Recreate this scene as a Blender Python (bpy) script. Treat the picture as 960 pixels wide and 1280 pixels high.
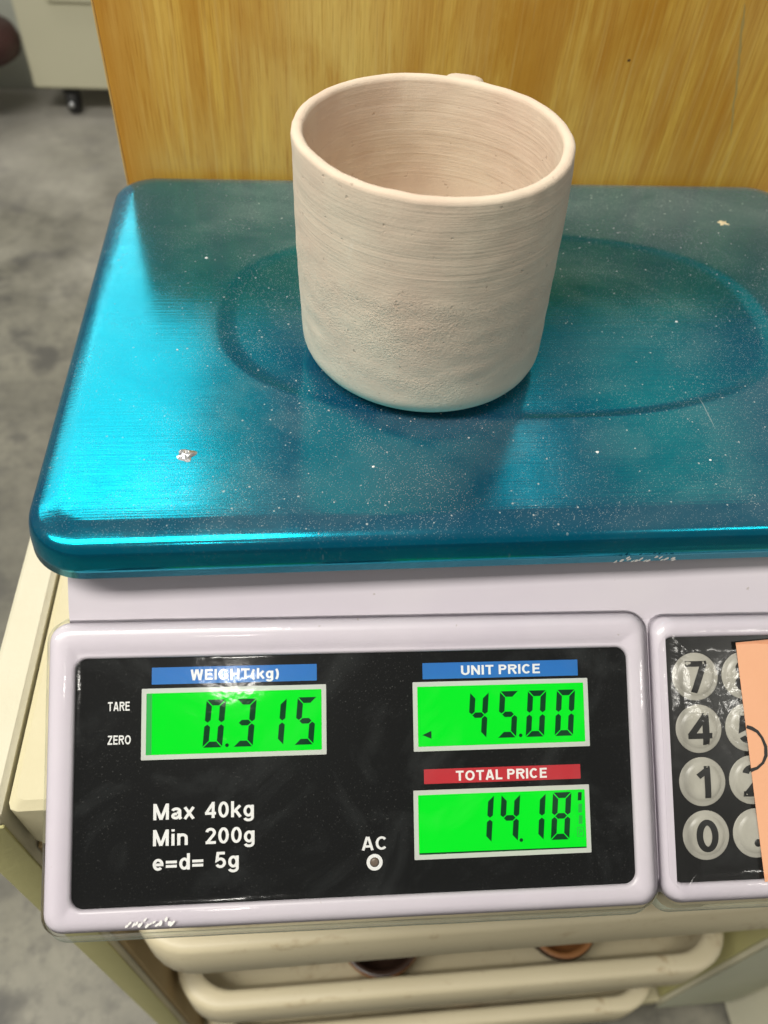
import bpy, bmesh, math, random
from mathutils import Vector, Matrix, noise
random.seed(7)
for o in list(bpy.data.objects): bpy.data.objects.remove(o, do_unlink=True)
SC = bpy.context.scene
COL = SC.collection
R = math.radians

# ------------------------------------------------------------------ camera
def cam_axes(a, y, r):
    fw = Vector((math.sin(y)*math.cos(a), math.cos(y)*math.cos(a), -math.sin(a)))
    rt = Vector((math.cos(y), -math.sin(y), 0)); up = rt.cross(fw)
    return math.cos(r)*rt+math.sin(r)*up, -math.sin(r)*rt+math.cos(r)*up, fw
rt, up, fw = cam_axes(0.861425, 0.146778, 0.0863575)
cd = bpy.data.cameras.new('camera'); cam = bpy.data.objects.new('camera', cd); COL.objects.link(cam)
cam.matrix_world = Matrix(((rt.x, up.x, -fw.x, -0.08233), (rt.y, up.y, -fw.y, -0.15463), (rt.z, up.z, -fw.z, 0.19345), (0, 0, 0, 1)))
cd.sensor_fit = 'VERTICAL'; cd.sensor_height = 36; cd.lens = 36*983.517/1280
cd.clip_start = 0.01; cd.clip_end = 50
cd.dof.use_dof = True; cd.dof.focus_distance = 0.272; cd.dof.aperture_fstop = 12
SC.camera = cam

# ------------------------------------------------------------------ light: even indoor light of a white workshop, rows of ceiling tubes
w = bpy.data.worlds.new('World'); SC.world = w; w.use_nodes = True
w.node_tree.nodes['Background'].inputs[0].default_value = (1.0, 0.97, 0.90, 1)
w.node_tree.nodes['Background'].inputs[1].default_value = 0.22
def tube(name, loc, sx, sy, rad, col=(1, .96, .88)):
    l = bpy.data.lights.new(name, 'AREA'); l.shape = 'RECTANGLE'; l.size = sx; l.size_y = sy
    l.energy = rad*math.pi*sx*sy; l.color = col
    o = bpy.data.objects.new(name, l); COL.objects.link(o); o.location = loc
    return o
tube('ceiling_tube', (-1.55, 1.66, 1.9), 2.2, .22, 7)
tube('ceiling_tube', (-1.30, 3.72, 1.9), 2.2, .16, 14)
tube('pan_reflection_light', (-1.72, 2.70, 1.95), 2.4, 1.7, 2.4)  # broad glow for the bright ceiling mirrored in the pan
tube('ceiling_tube', (0.72, 1.80, 1.9), .16, .60, 1.3)
tube('pan_reflection_light', (1.35, 2.10, 1.9), .50, 1.1, .50, (1, .9, .5))  # added unseen panel, warms the right of the pan's reflection
tube('pan_reflection_light', (-0.34, 2.20, 1.92), .22, 1.4, .45, (1, .95, .7))  # added unseen strip, tints the left of the pan's reflection
tube('ceiling_tube', (-0.42, -1.71, 1.9), .12, .05, 110)
tube('ceiling_tube', (1.95, -1.90, 1.9), 1.1, .08, 40)
tube('ceiling_tube', (-1.3, -0.4, 1.9), 2.2, .50, 24)
SC.view_settings.view_transform = 'Standard'; SC.view_settings.look = 'None'
SC.view_settings.exposure = 0; SC.view_settings.gamma = 1; SC.view_settings.use_curve_mapping = False
SC.render.engine = 'CYCLES'
SC.cycles.max_bounces = 10; SC.cycles.transparent_max_bounces = 16

# ------------------------------------------------------------------ node helpers
class NT:
    def __init__(s, name):
        s.m = bpy.data.materials.new(name); s.m.use_nodes = True; s.t = s.m.node_tree
        s.b = s.t.nodes['Principled BSDF']; s.out = s.t.nodes['Material Output']
    def n(s, typ, props=None, **inp):
        nd = s.t.nodes.new(typ)
        for k, v in (props or {}).items(): setattr(nd, k, v)
        for k, v in inp.items(): s.set(nd, k, v)
        return nd
    def set(s, nd, k, v):
        key = int(k[1:]) if k[0] == 'i' and k[1:].isdigit() else k.replace('_', ' ')
        sock = nd.inputs[key]
        if isinstance(v, bpy.types.NodeSocket): s.t.links.new(v, sock)
        elif isinstance(v, bpy.types.Node): s.t.links.new(v.outputs[0], sock)
        else:
            if sock.type == 'RGBA' and len(v) == 3: v = (*v, 1)
            sock.default_value = v
    def p(s, **kw):
        for k, v in kw.items(): s.set(s.b, k, v)
        return s
    def co(s, scale=(1, 1, 1), rot=(0, 0, 0), out='Object'):
        tc = s.n('ShaderNodeTexCoord'); mp = s.n('ShaderNodeMapping', Vector=tc.outputs[out])
        mp.inputs['Scale'].default_value = scale; mp.inputs['Rotation'].default_value = rot
        return mp.outputs[0]
    def noise(s, co, scale, detail=4, rough=.55, dist=0):
        return s.n('ShaderNodeTexNoise', None, Vector=co, Scale=scale, Detail=detail, Roughness=rough, Distortion=dist).outputs[0]
    def ramp(s, fac, stops, interp='LINEAR'):
        r = s.n('ShaderNodeValToRGB', None, Fac=fac); e = r.color_ramp.elements; r.color_ramp.interpolation = interp
        while len(e) < len(stops): e.new(.5)
        for el, (p, c) in zip(e, stops):
            el.position = p
            if not hasattr(c, '__len__'): c = (c, c, c)
            el.color = (*c, 1)
        return r.outputs[0]
    def math(s, op, a, b=0.0, c=0.0, clamp=False):
        nd = s.n('ShaderNodeMath', {'operation': op, 'use_clamp': clamp}, i0=a, i1=b)
        if op == 'MULTIPLY_ADD': s.set(nd, 'i2', c)
        return nd.outputs[0]
    def mix(s, f, a, b, blend='MIX'):
        nd = s.n('ShaderNodeMix', {'data_type': 'RGBA', 'blend_type': blend})
        s.set(nd, 'i0', f); s.set(nd, 'i6', a); s.set(nd, 'i7', b); return nd.outputs[2]
    def bump(s, h, strength, dist, normal=None):
        nd = s.n('ShaderNodeBump', None, Height=h, Strength=strength, Distance=dist)
        if normal: s.set(nd, 'Normal', normal)
        return nd.outputs[0]

def simple(name, col, rough=.5, **kw):
    return NT(name).p(Base_Color=col, Roughness=rough, **kw).m
M = {}
# bisque clay
t = NT('bisque_clay'); g = t.co(); 
sep = t.n('ShaderNodeSeparateXYZ', None, Vector=g); z = sep.outputs[2]
ringco = t.n('ShaderNodeCombineXYZ', None, X=t.math('MULTIPLY', sep.outputs[0], .014), Y=t.math('MULTIPLY', sep.outputs[1], .014), Z=z).outputs[0]
rings = t.noise(ringco, 720, 5, .66); rings2 = t.noise(ringco, 190, 3, .5)
low = t.noise(g, 26, 4, .6); fine = t.noise(g, 900, 3, .6); grit = t.noise(t.co((1, 1, 1.6)), 1050, 4, .6, .5)
# where the wet clay was wiped rough: a belt on the lower half (object origin is mid height)
zz = t.math('MULTIPLY_ADD', t.math('SUBTRACT', low, .5), .026, z)
belt = t.ramp(t.math('MULTIPLY_ADD', zz, 12.2, .5), [(.08, 0), (.20, 1), (.28, .5), (.36, 1), (.56, 1), (.64, 0)])
upb = t.ramp(t.math('MULTIPLY_ADD', zz, 12.2, .5), [(.05, .12), (.55, .18), (.66, 1), (1, 1)])
col = t.mix(t.ramp(low, [(.35, 0), (.65, 1)]), (.69, .55, .43), (.755, .655, .515))
outw = t.math('GREATER_THAN', t.n('ShaderNodeVectorMath', {'operation': 'LENGTH'}, i0=t.n('ShaderNodeCombineXYZ', None, X=sep.outputs[0], Y=sep.outputs[1])).outputs['Value'], .0434)
belt = t.math('MULTIPLY', belt, outw)
line = t.ramp(rings, [(.30, 1), (.42, 0)]); line2 = t.ramp(rings, [(.60, 0), (.72, 1)])
col = t.mix(t.math('MULTIPLY', t.math('MULTIPLY', line, upb), .24), col, (.50, .36, .26))
col = t.mix(t.math('MULTIPLY', t.math('MULTIPLY', line2, upb), .2), col, (.84, .75, .62))
col = t.mix(t.math('MULTIPLY', rings2, .28), col, (.60, .46, .35))
patch = t.ramp(t.noise(g, 48, 5, .7, .4), [(.66, 0), (.76, 1)])
col = t.mix(t.math('MULTIPLY', patch, .45), col, (.86, .80, .70))
pits = t.ramp(t.noise(g, 420, 2, .5), [(.23, 1), (.30, 0)])
col = t.mix(t.math('MULTIPLY', pits, .35), col, (.38, .28, .20))
h = t.math('MULTIPLY', rings, t.math('MULTIPLY', upb, .40))
h = t.math('MULTIPLY_ADD', t.math('MULTIPLY', grit, t.math('MULTIPLY', belt, t.ramp(t.noise(g, 70, 4, .6), [(.35, .25), (.62, 1)]))), .85, h)
h = t.math('MULTIPLY_ADD', fine, .16, h); h = t.math('MULTIPLY_ADD', pits, -.25, h)
t.p(Base_Color=col, Roughness=.92, Normal=t.bump(h, .55, .0011)); t.b.inputs['Specular IOR Level'].default_value = .15
M['clay'] = t.m
# anodised pan
t = NT('blue_anodised_steel'); g = t.co()
brush = t.noise(t.co((6, 900, 900)), 1.0, 3, .6); brush2 = t.noise(t.co((25, 2600, 900)), 1.0, 2, .6)
smear = t.noise(g, 22, 5, .62, .6); smear2 = t.noise(g, 75, 4, .65, .8)
metal = t.mix(t.ramp(smear, [(.3, 0), (.7, 1)]), (.002, .31, .42), (.002, .36, .47))
rough = t.math('MULTIPLY_ADD', smear2, .13, .10)
t.p(Base_Color=metal, Metallic=1.0, Roughness=rough, Normal=t.bump(t.math('ADD', brush, t.math('MULTIPLY', brush2, .6)), .10, .0004))
def speck(scale, rot, size, keep):
    v = t.n('ShaderNodeTexVoronoi', {'feature': 'F1'}, Vector=t.co((1, 1, .2), (0, 0, rot)), Scale=scale, Randomness=1.0)
    sp = t.n('ShaderNodeSeparateColor', None, Color=v.outputs['Color'])
    return t.math('MULTIPLY', t.math('LESS_THAN', v.outputs['Distance'], t.math('MULTIPLY', sp.outputs[1], size)), t.math('GREATER_THAN', sp.outputs[0], keep))
dots = speck(2300.0, .3, .44, .40); dots2 = speck(520.0, .9, .22, .80)
cloud = t.ramp(t.noise(g, 24, 6, .66, 1.1), [(.36, 0), (.70, 1)])
smudge = t.ramp(t.noise(t.co((1, 1.3, 1), (0, 0, .7)), 13, 4, .55, 1.8), [(.44, 0), (.56, 1)])
sx = t.n('ShaderNodeSeparateXYZ', None, Vector=g)
def pw(a, k): return t.math('POWER', t.math('ABSOLUTE', t.math('MULTIPLY', a, 1/k)), 2.5)
ovr = t.math('POWER', t.math('ADD', pw(sx.outputs[0], .118), pw(sx.outputs[1], .065)), .4)
worn = t.ramp(t.math('MULTIPLY', ovr, .5), [(.35, 1), (.42, .35), (.49, .25), (.505, 1)])
scr = t.ramp(t.noise(t.co((260, 9, 9), (0, 0, .9)), 1.0, 2, .4, .2), [(.73, 0), (.745, 1)])
scr = t.math('MULTIPLY', scr, t.ramp(t.noise(g, 18, 2), [(.56, 0), (.62, 1)]))
back_ = t.ramp(t.math('MULTIPLY_ADD', t.math('MULTIPLY_ADD', smear, .04, sx.outputs[1]), 4.2, .42), [(.60, 0), (.85, .11)])
film_ = t.math('MULTIPLY', t.math('MULTIPLY_ADD', cloud, .03, t.math('MULTIPLY_ADD', smudge, .03, t.math('ADD', back_, .012))), worn)
dust = t.math('MAXIMUM', t.math('MULTIPLY', dots, t.math('MULTIPLY_ADD', cloud, .36, .07)), t.math('MULTIPLY', dots2, .6))
dust = t.math('MAXIMUM', dust, t.math('MULTIPLY', scr, .4))
dust = t.math('ADD', dust, film_, clamp=True)
dust = t.math('MULTIPLY', dust, t.ramp(t.math('MULTIPLY_ADD', smear, .3, t.math('MULTIPLY_ADD', sx.outputs[0], 4.0, .85)), [(.42, .35), (.62, 1)]))
# only upward faces gather dust
nz = t.n('ShaderNodeSeparateXYZ', None, Vector=t.n('ShaderNodeNewGeometry').outputs['Normal']).outputs[2]
dust = t.math('MULTIPLY', dust, t.ramp(nz, [(.6, .12), (.97, 1)]))
df = t.n('ShaderNodeBsdfDiffuse', None, Color=(.50, .52, .50))
lac = t.n('ShaderNodeBsdfDiffuse', None, Color=t.mix(smudge, (.002, .05, .22), (.003, .085, .24)))
mx1 = t.n('ShaderNodeMixShader', None, i0=.17, i1=t.b.outputs[0], i2=lac.outputs[0])
mx = t.n('ShaderNodeMixShader', None, i0=dust, i1=mx1.outputs[0], i2=df.outputs[0]); t.t.links.new(mx.outputs[0], t.out.inputs[0])
M['pan'] = t.m
# housing plastic
t = NT('lavender_white_plastic'); g = t.co()
col = t.mix(t.ramp(t.noise(g, 14, 4, .6), [(.35, 0), (.7, 1)]), (.57, .525, .585), (.61, .57, .615))
spk = t.ramp(t.noise(g, 300, 2, .5), [(.20, 1), (.235, 0)])
col = t.mix(t.math('MULTIPLY', spk, .5), col, (.3, .25, .2))
M['plastic'] = t.p(Base_Color=col, Roughness=.34, Normal=t.bump(t.noise(g, 160, 3), .04, .001)).m
# black glossy panel sheet
t = NT('black_panel_sheet'); g = t.co()
dst = t.ramp(t.noise(g, 1700, 2, .6), [(.64, 0), (.74, 1)])
dst = t.math('MULTIPLY', dst, t.ramp(t.noise(g, 30, 3), [(.4, .15), (.65, .8)]))
col = t.mix(t.math('MULTIPLY', dst, .5), (.0055, .006, .0062), (.20, .20, .19))
t.p(Base_Color=col, Roughness=.3); t.b.inputs['Specular IOR Level'].default_value = .15; M['black'] = t.m
M['keypad'] = simple('black_keypad_membrane', (.007, .007, .0065), .25)
M['ink'] = simple('black_ink', (.018, .018, .017), .4)
M['print_white'] = simple('white_print', (.84, .84, .83), .5)
M['blue'] = simple('blue_print', (.006, .155, .50), .5)
M['red'] = simple('red_print', (.50, .018, .03), .45)
M['lcd_frame'] = simple('grey_lcd_surround', (.60, .60, .58), .45)
t = NT('warm_grey_key'); g = t.co(); M['key'] = t.p(Base_Color=t.mix(t.noise(g, 160, 4, .65), (.38, .365, .315), (.50, .485, .43)), Roughness=.32).m
def emit(name, col, s):
    t = NT(name); g = t.co(); 
    t.b.inputs['Specular IOR Level'].default_value = 0
    t.p(Base_Color=(0, .03, .005), Roughness=.5, Emission_Color=t.mix(t.noise(g, 30, 2), col, (col[0], col[1]*.9, col[2]*.9)), Emission_Strength=s); return t.m
M['lcd'] = emit('green_backlit_lcd', (.0, .90, .016), 1.0)
M['seg'] = NT('lcd_segment').p(Base_Color=(.002, .02, .008), Roughness=.6, Specular_IOR_Level=0.0, Emission_Color=(.001, .030, .008), Emission_Strength=1.0).m
M['seg_faint'] = NT('lcd_segment_faint').p(Base_Color=(.004, .1, .02), Roughness=.5, Emission_Color=(.002, .34, .02), Emission_Strength=1.0).m
M['edge_shade'] = NT('lcd_edge_shade').p(Base_Color=(.004, .1, .02), Roughness=.5, Emission_Color=(.001, .34, .03), Emission_Strength=1.0).m  # darker green for the shade of the recessed screen edge
M['dark_led'] = simple('unlit_lamp', (.16, .12, .09), .3)
# clear film cover
t = NT('clear_plastic_film'); g = t.co()
hb = t.math('MULTIPLY_ADD', t.noise(g, 60, 3, .5, .7), .9, t.math('MULTIPLY', t.noise(g, 420, 3, .6), .06))
nrm = t.bump(hb, .35, .0005)
gl = t.n('ShaderNodeBsdfGlossy', None, Color=(1, 1, 1), Roughness=.085, Normal=nrm)
fr = t.n('ShaderNodeFresnel', None, IOR=1.36, Normal=nrm)
lw = t.n('ShaderNodeLayerWeight', None, Blend=.5)
tc = t.mix(t.ramp(lw.outputs['Facing'], [(.55, 0), (.95, 1)]), (.985, .99, .985), (.80, .87, .80))
tr = t.n('ShaderNodeBsdfTransparent', None, Color=tc)
refl_haze = t.ramp(t.noise(t.co((1, 1, 1)), 22, 5, .62, 1.9), [(.50, 0), (.74, 1)])  # cloudy room reflections painted into the film as pale haze
df = t.n('ShaderNodeBsdfDiffuse', None, Color=(.62, .68, .68))
mx0 = t.n('ShaderNodeMixShader', None, i0=t.math('MULTIPLY_ADD', refl_haze, .024, .0006), i1=tr.outputs[0], i2=df.outputs[0])
mx = t.n('ShaderNodeMixShader', None, i0=fr.outputs[0], i1=mx0.outputs[0], i2=gl.outputs[0]); t.t.links.new(mx.outputs[0], t.out.inputs[0])
M['film'] = t.m
t = NT('film_hem'); t.p(Base_Color=(.50, .60, .50), Roughness=.25, Alpha=.55, Normal=t.bump(t.noise(t.co(), 220, 3), .4, .001)); M['hem'] = t.m
fk = M['film'].copy(); M['film_key'] = fk
for nd in fk.node_tree.nodes:
    if nd.type == 'BUMP': nd.inputs['Distance'].default_value = .0012
# peach paper
t = NT('peach_paper'); g = t.co()
M['paper'] = t.p(Base_Color=t.mix(t.noise(g, 40, 4), (.74, .37, .205), (.78, .42, .25)), Roughness=.8, Normal=t.bump(t.noise(g, 500, 3), .15, .0005)).m
# varnished plywood board
t = NT('varnished_plywood'); g = t.co((1, 1, 1), (0, R(-4), 0))
warp = t.noise(t.co((1, 1, .4)), 7, 3, .5)
def wood(sx, sz, sc, dist, det=5):
    mp = t.co((sx, 1, sz)); v3 = t.n('ShaderNodeVectorMath', {'operation': 'ADD'}, i0=mp)
    off = t.n('ShaderNodeCombineXYZ', None, X=t.math('MULTIPLY', warp, dist), Y=0.0, Z=0.0); t.set(v3, 'i1', off); return t.noise(v3.outputs[0], sc, det, .62)
fineg = wood(60, 1.6, 9, .25); med = wood(14, .9, 5, .35, 4); broad = t.noise(t.co((1, 1, .7)), 11, 3, .5); pore = wood(170, 6, 7, .3, 3)
col = t.mix(t.ramp(fineg, [(.36, 0), (.62, 1)]), (.57, .265, .015), (.78, .46, .070))
col = t.mix(t.ramp(med, [(.38, 0), (.62, .85)]), col, (.50, .20, .010))
col = t.mix(t.ramp(broad, [(.36, 0), (.70, .65)]), col, (.80, .54, .15))
col = t.mix(t.ramp(pore, [(.62, 0), (.74, .55)]), col, (.42, .16, .010))
sw = t.n('ShaderNodeSeparateXYZ', None, Vector=t.co()); edge = t.math('ADD', t.math('MULTIPLY_ADD', sw.outputs[0], 1.0, .344), t.math('MULTIPLY', t.math('SUBTRACT', med, .5), .03))
col = t.mix(t.ramp(edge, [(.004, .6), (.022, 0)]), col, (.46, .18, .008))
blot = t.ramp(t.noise(t.co((1, 1, .35)), 18, 5, .62, .8), [(.46, 0), (.66, .75)]); col = t.mix(blot, col, (.52, .22, .012))
pr = wood(1150, 42, 1.0, 9, 4); pr2 = wood(420, 11, 1.0, 5, 4)
col = t.mix(t.ramp(pr, [(.50, 0), (.66, .48)]), col, (.42, .165, .010)); col = t.mix(t.ramp(pr2, [(.34, .22), (.46, 0)]), col, (.80, .56, .19))
M['wood'] = t.p(Base_Color=col, Roughness=.42, Normal=t.bump(pr, .15, .0006)).m
t = NT('plywood_edge'); g = t.co((1, 1, 1))
M['wood_edge'] = t.p(Base_Color=t.mix(t.noise(t.co((300, 300, 3)), 1, 3), (.45, .25, .05), (.70, .48, .18)), Roughness=.7).m
# painted cream boards
def painted(name, a, b, rough=.55, sc=30, dirt=(.42, .36, .2), lo=.66):
    t = NT(name); g = t.co()
    c = t.mix(t.noise(g, sc, 5, .65), a, b)
    c = t.mix(t.ramp(t.noise(g, sc*4, 5, .7, .5), [(lo, 0), (lo+.13, .7)]), c, dirt)
    return t.p(Base_Color=c, Roughness=rough, Normal=t.bump(t.noise(g, 350, 3, .6), .25, .0006)).m
M['cream'] = painted('cream_paint', (.56, .505, .32), (.62, .575, .39))
M['cream_side'] = painted('pale_cream_paint', (.58, .55, .40), (.65, .62, .485))
M['olive'] = painted('olive_edge_paint', (.42, .40, .17), (.50, .47, .22), .6)
M['greygreen'] = painted('grey_green_paint', (.40, .42, .32), (.47, .48, .38), .6)
M['inner'] = painted('shaded_inner_board', (.33, .23, .10), (.43, .32, .16), .7)  # brown puts the shade inside the cart into the colour
M['tray'] = painted('ivory_tray_plastic', (.56, .49, .32), (.68, .61, .43), .45, 7, (.36, .25, .12), .56)
M['far_cream'] = painted('far_cabinet_cream', (.60, .585, .42), (.64, .62, .46), .5, 8)
M['wall'] = painted('grey_green_wall', (.42, .44, .38), (.46, .48, .42), .8, 6)
M['box'] = painted('pale_box_plastic', (.64, .62, .46), (.72, .70, .55), .5)
M['rubber'] = simple('black_rubber', (.02, .02, .02), .6)
M['dent'] = simple('scraped_metal', (.62, .64, .66), .35, Metallic=.6)
M['steel'] = simple('bare_steel', (.72, .74, .76), .28, Metallic=1.0)
M['chip'] = simple('whitish_scuff', (.76, .75, .72), .8)
M['tan'] = simple('tan_crumb', (.66, .55, .34), .9)
M['seat'] = simple('dark_red_vinyl', (.045, .012, .012), .5)
t = NT('brown_glaze'); g = t.co()
M['terra'] = t.p(Base_Color=t.mix(t.noise(g, 60, 4), (.26, .10, .03), (.40, .19, .07)), Roughness=.5).m
M['dark_glaze'] = simple('dark_glaze', (.045, .025, .018), .3)
t = NT('worn_concrete'); g = t.co()
c = t.mix(t.ramp(t.noise(g, 6, 8, .70), [(.32, 0), (.66, 1)]), (.085, .082, .064), (.23, .22, .17))
c = t.mix(t.ramp(t.noise(g, 1.7, 4, .5), [(.50, 0), (.72, .25)]), c, (.42, .40, .34))
c = t.mix(t.ramp(t.noise(g, 9, 4, .55), [(.54, 0), (.66, .85)]), c, (.055, .053, .047))
c = t.mix(t.ramp(t.noise(g, 45, 5, .7), [(.48, 0), (.70, .7)]), c, (.09, .086, .072))
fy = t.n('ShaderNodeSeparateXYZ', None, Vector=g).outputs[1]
far_sheen = t.ramp(t.math('ADD', t.math('MULTIPLY_ADD', fy, .4, .36), t.math('MULTIPLY_ADD', t.noise(g, 3, 4), .5, -.25)), [(.30, 0), (.62, .62)])  # far floor coloured paler in place of its grazing sheen
c = t.mix(far_sheen, c, (.60, .575, .52))
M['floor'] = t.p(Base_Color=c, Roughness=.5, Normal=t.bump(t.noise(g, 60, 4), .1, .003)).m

# ------------------------------------------------------------------ mesh helpers
def wloc(o): return Vector(o['_w']) if o is not None and '_w' in o else Vector((0, 0, 0))
def obj(name, vs, fs, mat, parent=None, smooth=True, label=None, cat=None, group=None, kind=None, auto=None):
    vs = [Vector(v) for v in vs]
    mn = Vector([min(v[i] for v in vs) for i in range(3)]); mxx = Vector([max(v[i] for v in vs) for i in range(3)])
    c = (mn+mxx)/2
    me = bpy.data.meshes.new(name); me.from_pydata([v-c for v in vs], [], fs); me.update()
    bm = bmesh.new(); bm.from_mesh(me); bmesh.ops.recalc_face_normals(bm, faces=bm.faces)
    if smooth:
        for f in bm.faces: f.smooth = True
        if auto:
            for e in bm.edges:
                if len(e.link_faces) == 2 and e.calc_face_angle(0) > R(auto): e.smooth = False
    bm.to_mesh(me); bm.free()
    me.materials.append(M[mat] if isinstance(mat, str) else mat)
    o = bpy.data.objects.new(name, me); COL.objects.link(o); o['_w'] = tuple(c)
    if parent is not None: o.parent = parent; o.location = c-wloc(parent)
    else: o.location = c
    tag(o, label, cat, group, kind); return o
def tag(o, label=None, cat=None, group=None, kind=None):
    for k, v in (('label', label), ('category', cat), ('group', group), ('kind', kind)):
        if v: o[k] = v
def empty(name, loc, label, cat, group=None):
    o = bpy.data.objects.new(name, None); COL.objects.link(o); o.location = loc; o['_w'] = tuple(loc); o.empty_display_size = .02
    tag(o, label, cat, group); return o
def rrect(x0, x1, y0, y1, r, n=8, m=1):
    """rounded rectangle, CCW, n points per corner arc and m per straight side"""
    r = min(r, (x1-x0)/2-1e-5, (y1-y0)/2-1e-5); r = max(r, 1e-5); P = []
    cs = [(x1-r, y1-r, 0), (x0+r, y1-r, 90), (x0+r, y0+r, 180), (x1-r, y0+r, 270)]
    for i, (cx, cy, a) in enumerate(cs):
        A = [(cx+r*math.cos(R(a+90*k/n)), cy+r*math.sin(R(a+90*k/n))) for k in range(n+1)]
        P += A
        nx, ny, na = cs[(i+1) % 4]; b = (nx+r*math.cos(R(na)), ny+r*math.sin(R(na)))
        for k in range(1, m): P.append((A[-1][0]+(b[0]-A[-1][0])*k/m, A[-1][1]+(b[1]-A[-1][1])*k/m))
    return P
def loft(loops, cap0=False, cap1=False, close=False):
    n = len(loops[0]); vs = [p for l in loops for p in l]; fs = []
    L = len(loops)
    for i in range(L if close else L-1):
        a = i*n; b = ((i+1) % L)*n
        for k in range(n): fs.append((a+k, a+(k+1) % n, b+(k+1) % n, b+k))
    if cap0: fs.append(tuple(range(n-1, -1, -1)))
    if cap1: fs.append(tuple((L-1)*n+k for k in range(n)))
    return vs, fs
def box(x0, x1, y0, y1, z0, z1, b=.001, T=None):
    """bevelled box"""
    pr = [(b, z0), (0, z0+b), (0, z1-b), (b, z1)]
    loops = [[(x, y, z) for x, y in rrect(x0+i, x1-i, y0+i, y1-i, b*1.2, 2)] for i, z in pr]
    vs, fs = loft(loops, True, True)
    if T: vs = [T(*v) for v in vs]
    return vs, fs
def lathe(prof, cx, cy, cz, n=48, fn=None, T=None):
    """prof list of (r,z); closed with poles when r==0"""
    vs, fs = [], []; idx = []
    for r, z in prof:
        if r < 1e-7: idx.append([len(vs)]); vs.append((cx, cy, cz+z)); continue
        row = []
        for k in range(n):
            a = 2*math.pi*k/n; rr, zz = (r, z) if fn is None else fn(r, z, a)
            row.append(len(vs)); vs.append((cx+rr*math.cos(a), cy+rr*math.sin(a), cz+zz))
        idx.append(row)
    for A, B in zip(idx, idx[1:]):
        for k in range(n):
            a0, a1 = A[k % len(A)], A[(k+1) % len(A)]; b0, b1 = B[k % len(B)], B[(k+1) % len(B)]
            f = []
            for i in (a0, a1, b1, b0):
                if i not in f: f.append(i)
            if len(f) > 2: fs.append(tuple(f))
    if T: vs = [T(*v) for v in vs]
    return vs, fs
def join(parts):
    vs, fs = [], []
    for v, f in parts:
        o = len(vs); vs += list(v); fs += [tuple(i+o for i in q) for q in f]
    return vs, fs

# ------------------------------------------------------------------ setting
ZC, ZF = -.105, -.80         # top of the cart, floor
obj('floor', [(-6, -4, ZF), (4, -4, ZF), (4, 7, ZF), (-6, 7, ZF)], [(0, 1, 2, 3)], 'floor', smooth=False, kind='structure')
v, f = box(-3.2, -.80, 2.33, 2.43, ZF, .35, .004); obj('wall', v, f, 'wall', smooth=False, kind='structure')

# ------------------------------------------------------------------ the cart under the scale
cart = empty('storage_cart', (.06, .12, ZF), 'cream painted wooden storage cart with open front carrying the scale', 'cart')
YF = -.043
def part(name, bx, mat, par, b=.0015, **kw): v, f = box(*bx, b); return obj(name, v, f, mat, par, auto=35, **kw)
part('top_panel', (-.1965, .257, YF+.003, .34, ZC-.040, ZC), 'cream', cart, .003)
s = part('side_panel', (-.214, -.198, YF, .34, ZF+.07, ZC), 'cream_side', cart, .002)
part('front_edging', (-.2145, -.1975, YF-.0016, YF-.0003, ZF+.07, ZC-.006), 'olive', s, .0004)
part('inner_face_sheet', (-.1972, -.1935, YF+.004, .33, ZF+.10, ZC-.046), 'inner', s, .0004)  # brown sheet stands for the shaded inner face of the side
s = part('side_panel', (.2585, .338, YF, .34, ZF+.07, ZC), 'cream_side', cart, .002)
part('front_edging', (.258, .3385, YF-.0016, YF-.0003, ZF+.07, ZC-.006), 'greygreen', s, .0004)
part('inner_face_sheet', (.2535, .2575, YF+.004, .33, ZF+.10, ZC-.046), 'olive', s, .0004)
part('back_panel', (-.198, .2583, .330, .339, ZF+.07, ZC-.042), 'inner', cart)
part('base_panel', (-.197, .2575, YF+.002, .329, ZF+.07, ZF+.09), 'cream', cart)
for x in (-.19, .30):
    for y in (.0, .30):
        p = part('caster', (x-.012, x+.012, y-.012, y+.012, ZF+.045, ZF+.0695), 'steel', cart)
        vv, ff = lathe([(0, -.010), (.022, -.010), (.025, -.007), (.025, .007), (.022, .010), (0, .010)], 0, 0, 0, 24)
        obj('wheel', [(x+c, y+a, ZF+.025+b) for a, b, c in vv], ff, 'rubber', p, auto=40)
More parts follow.
